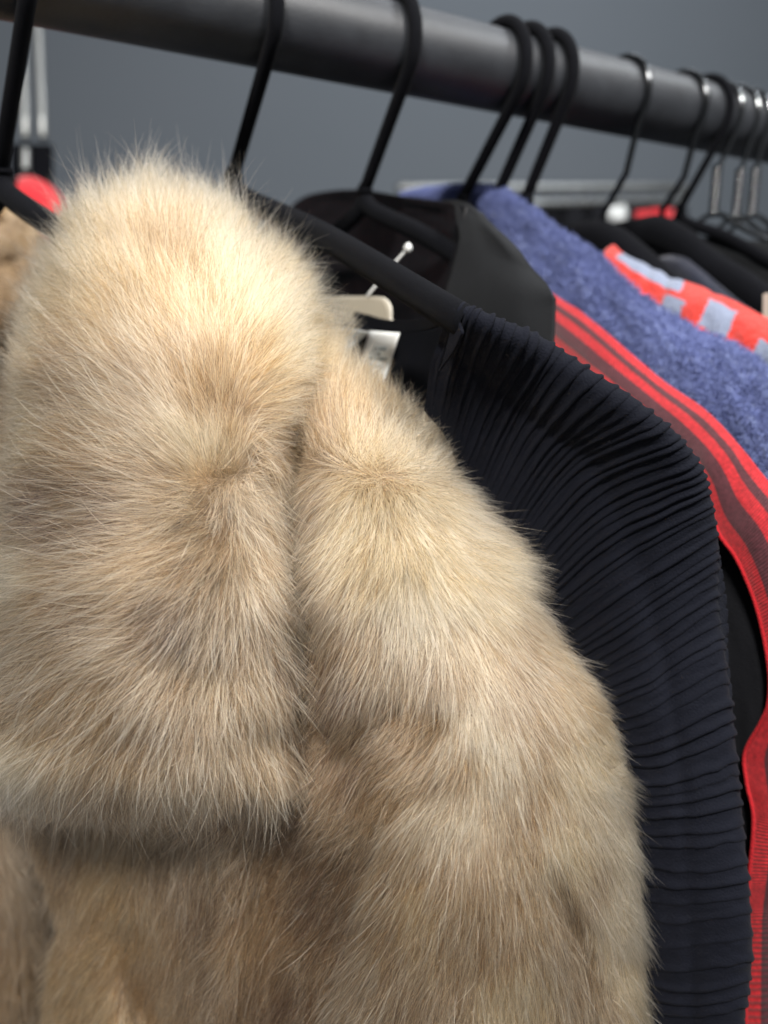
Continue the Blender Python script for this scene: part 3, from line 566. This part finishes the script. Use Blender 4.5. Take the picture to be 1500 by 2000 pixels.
lapel_rows = [[(862, 391, .1950), (890, 391, .1900), (915, 400, .1860), (936, 416, .1830)],
              [(890, 405, .1880), (912, 410, .1845), (942, 430, .1805), (974, 456, .1785)],
              [(896, 432, .1830), (930, 440, .1790), (975, 468, .1750), (1012, 498, .1760)],
              [(903, 470, .1780), (945, 490, .1740), (1000, 515, .1730), (1052, 543, .1755)],
              [(890, 530, .1740), (945, 550, .1700), (1010, 562, .1700), (1080, 575, .1745)],
              [(868, 600, .1700), (940, 605, .1680), (1010, 615, .1690), (1083, 600, .1745)],
              [(860, 640, .1690), (940, 650, .1680), (1010, 665, .1690), (1080, 662, .1740)],
              [(860, 700, .1700), (950, 710, .1690), (1010, 725, .1700), (1072, 735, .1730)]]
sheet('lapel', lapel_rows, M['blazer'], bl, 90, 60, disp=lambda U, V, X, Y: .0006 * vnoise(U * 2, V * 3, 83), solid=.0022)
sheet('body', [[(880, 620, .186), (980, 650, .186), (1085, 690, .188)], [(950, 900, .188), (1150, 900, .192), (1340, 960, .196)], [(1000, 1500, .190), (1250, 1500, .194), (1430, 1500, .196)], [(1000, 2300, .190), (1250, 2300, .194), (1425, 2300, .196)]], M['blazer'], bl, 60, 50, disp=wob(.002))

# ------------------------------------------------------------------ red trimmed black jacket
rj = thing('trimmed_jacket', 'black twill jacket edged with a wide red and maroon striped knit trim', 'jacket', on(1300, 850, .210), 'garments hanging on the rail')
Lr = [(1068, 640, .212), (1078, 668, .211), (1125, 712, .210), (1180, 758, .209), (1265, 822, .208), (1330, 890, .207), (1376, 955, .206), (1400, 1035, .206), (1440, 1095, .206), (1478, 1190, .206), (1500, 1300, .206), (1500, 1370, .206), (1484, 1412, .206), (1454, 1470, .205), (1458, 1530, .204), (1471, 1600, .203), (1462, 1720, .202), (1457, 1800, .202), (1456, 2000, .202), (1456, 2300, .202)]
Rr = [(1062, 560, .222), (1085, 580, .221), (1135, 612, .220), (1185, 652, .219), (1290, 742, .218), (1370, 796, .217), (1428, 852, .216), (1480, 915, .216), (1545, 1000, .215), (1590, 1120, .214), (1610, 1250, .214), (1615, 1360, .214), (1620, 1440, .214), (1630, 1500, .213), (1640, 1560, .212), (1640, 1640, .212), (1620, 1720, .212), (1600, 1800, .212), (1590, 2000, .212), (1590, 2300, .212)]
rowsb = []
for a, b in zip(Lr, Rr):
    m_ = [(a[i] + b[i]) / 2 for i in range(3)]
    rowsb.append([a, (a[0] * .7 + b[0] * .3, a[1] * .7 + b[1] * .3, a[2] * .7 + b[2] * .3 - .002), (a[0] * .3 + b[0] * .7, a[1] * .3 + b[1] * .7, a[2] * .3 + b[2] * .7 - .002), b])
sheet('striped_trim', rowsb, M['ribbon'], rj, 420, 60, disp=lambda U, V, X, Y: .0005 * vnoise(U * 2, V * 12, 91) + .0002 * vnoise(U * 5, V * 40, 92), solid=.0012)
pip = catmull([(a[0] + 1, a[1] + 1, a[2] - .0012) for a in Lr], 260)
tube('piping', on(pip[:, 0], pip[:, 1], pip[:, 2]), .0006, cloth('red_piping', (.30, .010, .015), (.42, .016, .022), .85, 900, .9, 1500, .05, .1), rj, seg=10)
sheet('body', [[(1060, 700, .216), (1200, 760, .214), (1300, 860, .213)], [(1150, 950, .214), (1300, 980, .212), (1420, 1060, .211)], [(1300, 1300, .208), (1400, 1280, .207), (1530, 1250, .211)], [(1350, 1500, .206), (1420, 1480, .206), (1520, 1450, .210)], [(1350, 1700, .206), (1420, 1700, .205), (1490, 1700, .208)], [(1350, 2300, .206), (1420, 2300, .205), (1480, 2300, .208)]], M['twill'], rj, 80, 50, disp=wob(.0012))

# ------------------------------------------------------------------ blue woollen coat
bc = thing('woollen_coat', 'fuzzy periwinkle blue woollen coat between the red trimmed jacket and the red and pale knit', 'coat', on(1200, 600, .235), 'garments hanging on the rail')
blue_rows = [[(985, 372, .246), (940, 392, .2425), (960, 470, .244), (1000, 520, .242)],
             [(1010, 388, .246), (985, 420, .2415), (1005, 500, .238), (1040, 560, .236)],
             [(1050, 420, .246), (1040, 450, .240), (1060, 540, .234), (1080, 620, .232)],
             [(1100, 458, .246), (1100, 490, .240), (1115, 570, .233), (1130, 680, .231)],
             [(1172, 510, .246), (1165, 540, .240), (1170, 620, .233), (1180, 760, .230)],
             [(1232, 568, .246), (1235, 600, .240), (1240, 690, .234), (1250, 830, .230)],
             [(1330, 632, .260), (1325, 665, .245), (1325, 760, .234), (1320, 900, .229)],
             [(1415, 672, .258), (1405, 710, .244), (1395, 800, .234), (1390, 980, .229)],
             [(1520, 745, .256), (1500, 790, .242), (1470, 880, .234), (1450, 1060, .229)],
             [(1640, 850, .254), (1600, 900, .242), (1560, 1000, .234), (1530, 1150, .229)],
             [(1720, 1000, .254), (1690, 1050, .242), (1650, 1150, .234), (1600, 1300, .229)],
             [(1740, 1500, .254), (1700, 1500, .242), (1660, 1500, .234), (1620, 1500, .229)]]
ob, BG_, BS_ = sheet('body', blue_rows, M['blue'], bc, 200, 90, disp=lambda U, V, X, Y: .0016 * vnoise(U * 5, V * 12, 101) + .0009 * vnoise(U * 26, V * 60, 102) + .0005 * vnoise(U * 60, V * 140, 104), solid=.002)
col_rows = [[(785, 382, .252), (830, 372, .250), (900, 366, .248), (960, 366, .247), (995, 378, .247)],
            [(787, 386, .251), (835, 379, .248), (900, 378, .245), (955, 382, .243), (1000, 402, .242)],
            [(792, 389, .251), (840, 388, .248), (900, 392, .245), (950, 402, .242), (985, 430, .241)]]
oc, CG_, CS_ = sheet('collar', col_rows, M['blue'], bc, 30, 80, disp=lambda U, V, X, Y: .0006 * vnoise(U * 20, V * 4, 103), solid=.002)
sheet('inside', [[(780, 388, .256), (900, 385, .253), (1000, 400, .251)], [(780, 500, .256), (900, 520, .253), (1020, 560, .250)], [(800, 800, .27), (950, 800, .265), (1100, 800, .255)]], M['darknavy'], bc, 30, 30)
def fuzz(G, parent, n, length, rad, base, var, seed, name='fuzz'):
    r = np.random.default_rng(seed); nr, nc = G.shape[:2]; a = r.uniform(0, nr - 1.01, n); b = r.uniform(0, nc - 1.01, n); i = a.astype(int); j = b.astype(int); fa = (a - i)[:, None]; fb = (b - j)[:, None]
    P = (G[i, j] * (1-fa) + G[i+1, j] * fa) * (1-fb) + (G[i, j+1] * (1-fa) + G[i+1, j+1] * fa) * fb
    N_ = normals(G)[i, j]; N_ = N_ * np.sign((N_ * (C0 - P)).sum(-1, keepdims=True))
    K = 5; d = nrm(N_ * .8 + r.normal(0, .55, (n, 3))); cv = r.normal(0, 1.1, (n, 3)); pts = np.empty((n, K, 3)); p = P + N_ * .0006
    for k in range(K):
        pts[:, k] = p; d = nrm(d + cv * .35); p = p + d * (length * (.5 + r.random(n)) / (K - 1))[:, None]
    hc = bpy.data.hair_curves.new(name); hc.add_curves([K] * n); pts -= org(parent)
    hc.points.foreach_set('position', pts.astype(np.float32).ravel())
    at = hc.attributes.get('radius') or hc.attributes.new('radius', 'FLOAT', 'POINT'); at.data.foreach_set('value', np.full(n * K, rad, np.float32))
    q = vnoise(i / 9.0, j / 9.0, seed) * .18 + r.normal(0, .14, n) + 1
    col = np.clip(np.array(base) * q[:, None], .004, .95); at = hc.attributes.new('hair_color', 'FLOAT_COLOR', 'CURVE'); at.data.foreach_set('color', np.hstack([col, np.ones((n, 1))]).astype(np.float32).ravel())
    return link(name, hc, M['fuzz'], parent)
fuzz(BG_, ob, 90000, .0026, .00008, (.145, .178, .370), .2, 5)
fuzz(CG_, oc, 14000, .0022, .00008, (.145, .178, .370), .2, 6)

# ------------------------------------------------------------------ red and pale knit, dark navy collar beyond
kn = thing('knit_jumper', 'red knit with pale lilac patches on its folded edge, beyond the blue woollen coat', 'jumper', on(1350, 600, .285), 'garments hanging on the rail')
krows = [[(1196, 486, .298), (1245, 515, .297), (1300, 543, .296), (1370, 568, .295), (1440, 600, .294), (1520, 640, .293), (1620, 700, .292)],
         [(1182, 492, .292), (1235, 528, .289), (1290, 558, .288), (1365, 590, .287), (1430, 622, .286), (1510, 665, .285), (1610, 725, .285)],
         [(1180, 515, .289), (1228, 560, .284), (1275, 592, .283), (1350, 628, .282), (1415, 660, .281), (1495, 700, .281), (1600, 760, .281)],
         [(1182, 540, .288), (1225, 590, .282), (1270, 625, .281), (1345, 665, .280), (1405, 700, .280), (1490, 740, .280), (1590, 800, .280)],
         [(1190, 600, .287), (1225, 650, .281), (1270, 700, .280), (1345, 740, .280), (1400, 780, .280), (1490, 820, .280), (1590, 880, .280)]]
ok_, KG_, KS_ = sheet('folded_edge', krows, M['checker'], kn, 60, 120, disp=lambda U, V, X, Y: .0008 * vnoise(U * 20, V * 5, 111), solid=.003)
dn = thing('navy_cardigan', 'dark navy knitted collar behind the red and pale knit', 'cardigan', on(1350, 540, .33), 'garments hanging on the rail')
sheet('collar', [[(1275, 512, .335), (1310, 503, .334), (1345, 512, .333), (1385, 545, .332), (1440, 590, .331), (1540, 650, .33)], [(1275, 530, .33), (1310, 530, .328), (1345, 545, .327), (1385, 580, .326), (1440, 625, .325), (1540, 690, .325)], [(1270, 700, .33), (1310, 700, .328), (1345, 700, .327), (1385, 720, .326), (1440, 750, .325), (1540, 800, .325)]], M['darknavy'], dn, 40, 50, disp=wob(.001), solid=.003)
bk = thing('black_dress', 'black garment hanging among the broad hangers at the right edge', 'dress', on(1450, 560, .37), 'garments hanging on the rail')
sheet('body', [[(1100, 470, .372), (1180, 455, .37), (1260, 475, .37), (1340, 462, .372), (1420, 470, .372), (1530, 490, .372), (1640, 640, .372)], [(1100, 600, .37), (1180, 600, .368), (1260, 610, .366), (1340, 620, .366), (1420, 640, .366), (1530, 660, .366), (1640, 700, .366)], [(1100, 900, .37), (1180, 900, .37), (1260, 900, .37), (1340, 900, .37), (1420, 900, .37), (1530, 900, .37), (1640, 900, .37)]], M['blazer'], bk, 50, 70, disp=wob(.003), solid=.003)
pt_ = thing('paper_tag', 'small cream paper tag at the right edge beside the red and pale knit', 'tag', on(1495, 605, .30))
card([(1490, 575), (1500, 572), (1520, 580), (1520, 630), (1505, 632), (1491, 625)], .298, .0006, 'card', M['card'], pt_)

# ------------------------------------------------------------------ things far behind the rail
fr = thing('display_rack', 'blurred pale metal garment rack far behind the hangers', 'rack', W(1150, 385, 1.6))
def bar(name, a, b, r, m, parent): return tube(name, [a, a * .5 + b * .5, b], r, M[m], parent, seg=12, n=8)
bar('top_bar', W(780, 368, 1.6), W(1335, 366, 1.7), .010, 'greymetal', fr)
bar('lower_bar', W(1020, 398, 1.6), W(1330, 392, 1.7), .008, 'greymetal', fr)
bar('post', W(1332, 360, 1.72), W(1332, 900, 1.72), .010, 'greymetal', fr)
bar('post', W(790, 362, 1.62), W(790, 900, 1.62), .010, 'greymetal', fr)
for i in range(9):
    a = W(1035 + i * 34, 388, 1.63 + .01 * i); bar('hook', a + ZD * .01, a - ZD * .045, .003, 'chrome', fr)
fg = thing('dark_garments', 'dark blurred clothes hanging on the far metal rack', 'clothes', W(1180, 450, 1.66))
G = np.array([[W(x, y, 1.66 + .02 * math.sin(x / 9.0)) for x in np.linspace(1015, 1330, 60)] for y in (402 + 0, 470, 700, 900)])
grid_obj('cloth', G, M['twill'], fg, solid=.03)
rg = thing('red_garment', 'small blurred red cloth on the far rack', 'cloth', W(1290, 408, 1.55))
G = np.array([[W(x, y + (x - 1240) * -.12, 1.55 + .01 * math.sin(x / 5.0)) for x in np.linspace(1245, 1308, 20)] for y in (416, 425, 440, 470)])
grid_obj('cloth', G, M['redfar'], rg, solid=.02)
wg = thing('white_item', 'small blurred white item beside the red cloth on the far rack', 'cloth', W(1205, 415, 1.5))
G = np.array([[W(1205 + dx * sc_, y, 1.5 + .01 * math.cos(dx / 8.0)) for dx in np.linspace(-12, 12, 10)] for y, sc_ in ((404, .5), (411, 1), (421, 1), (432, .6))])
grid_obj('cloth', G, M['white'], wg, solid=.02)
lr = thing('metal_stand', 'blurred metal upright with twin pale bars in a black socket, behind the nearest hanger', 'stand', W(65, 300, .95))
for x0, x1 in ((41, 50), (70, 84)): bar('upright', W(x0, -40, .95), W(x1, 268, .95), .0058, 'greymetal', lr)
G = []
for d_ in (0, .03):
    G.append([W(20, 280, .96 + d_), W(104, 282, .96 + d_), W(104, 400, .96 + d_), W(20, 400, .96 + d_)])
mesh_obj('socket', np.array(G).reshape(-1, 3), [(0, 1, 2, 3), (7, 6, 5, 4), (0, 4, 5, 1), (1, 5, 6, 2), (2, 6, 7, 3), (3, 7, 4, 0)], M['velvet'], lr, smooth=False)
bar('socket_pin', W(50, 292, .95), W(50, 330, .95), .0050, 'greymetal', lr)
rl = thing('red_scarf', 'blurred red cloth between the left hanger arm and the fur collar', 'scarf', W(80, 370, .75))
rr_ = [(44, 366), (64, 364), (90, 378), (114, 406), (142, 458)]
P = catmull(rr_, 24)
G = np.array([[W(x - 4, y, .80), W(x, y + 2, .78), W(x - 6, y + 22, .76), W(x - 20, y + 60, .77), W(x - 40, y + 140, .79)] for x, y in P])
grid_obj('cloth', G, M['redfar'], rl, solid=.02)
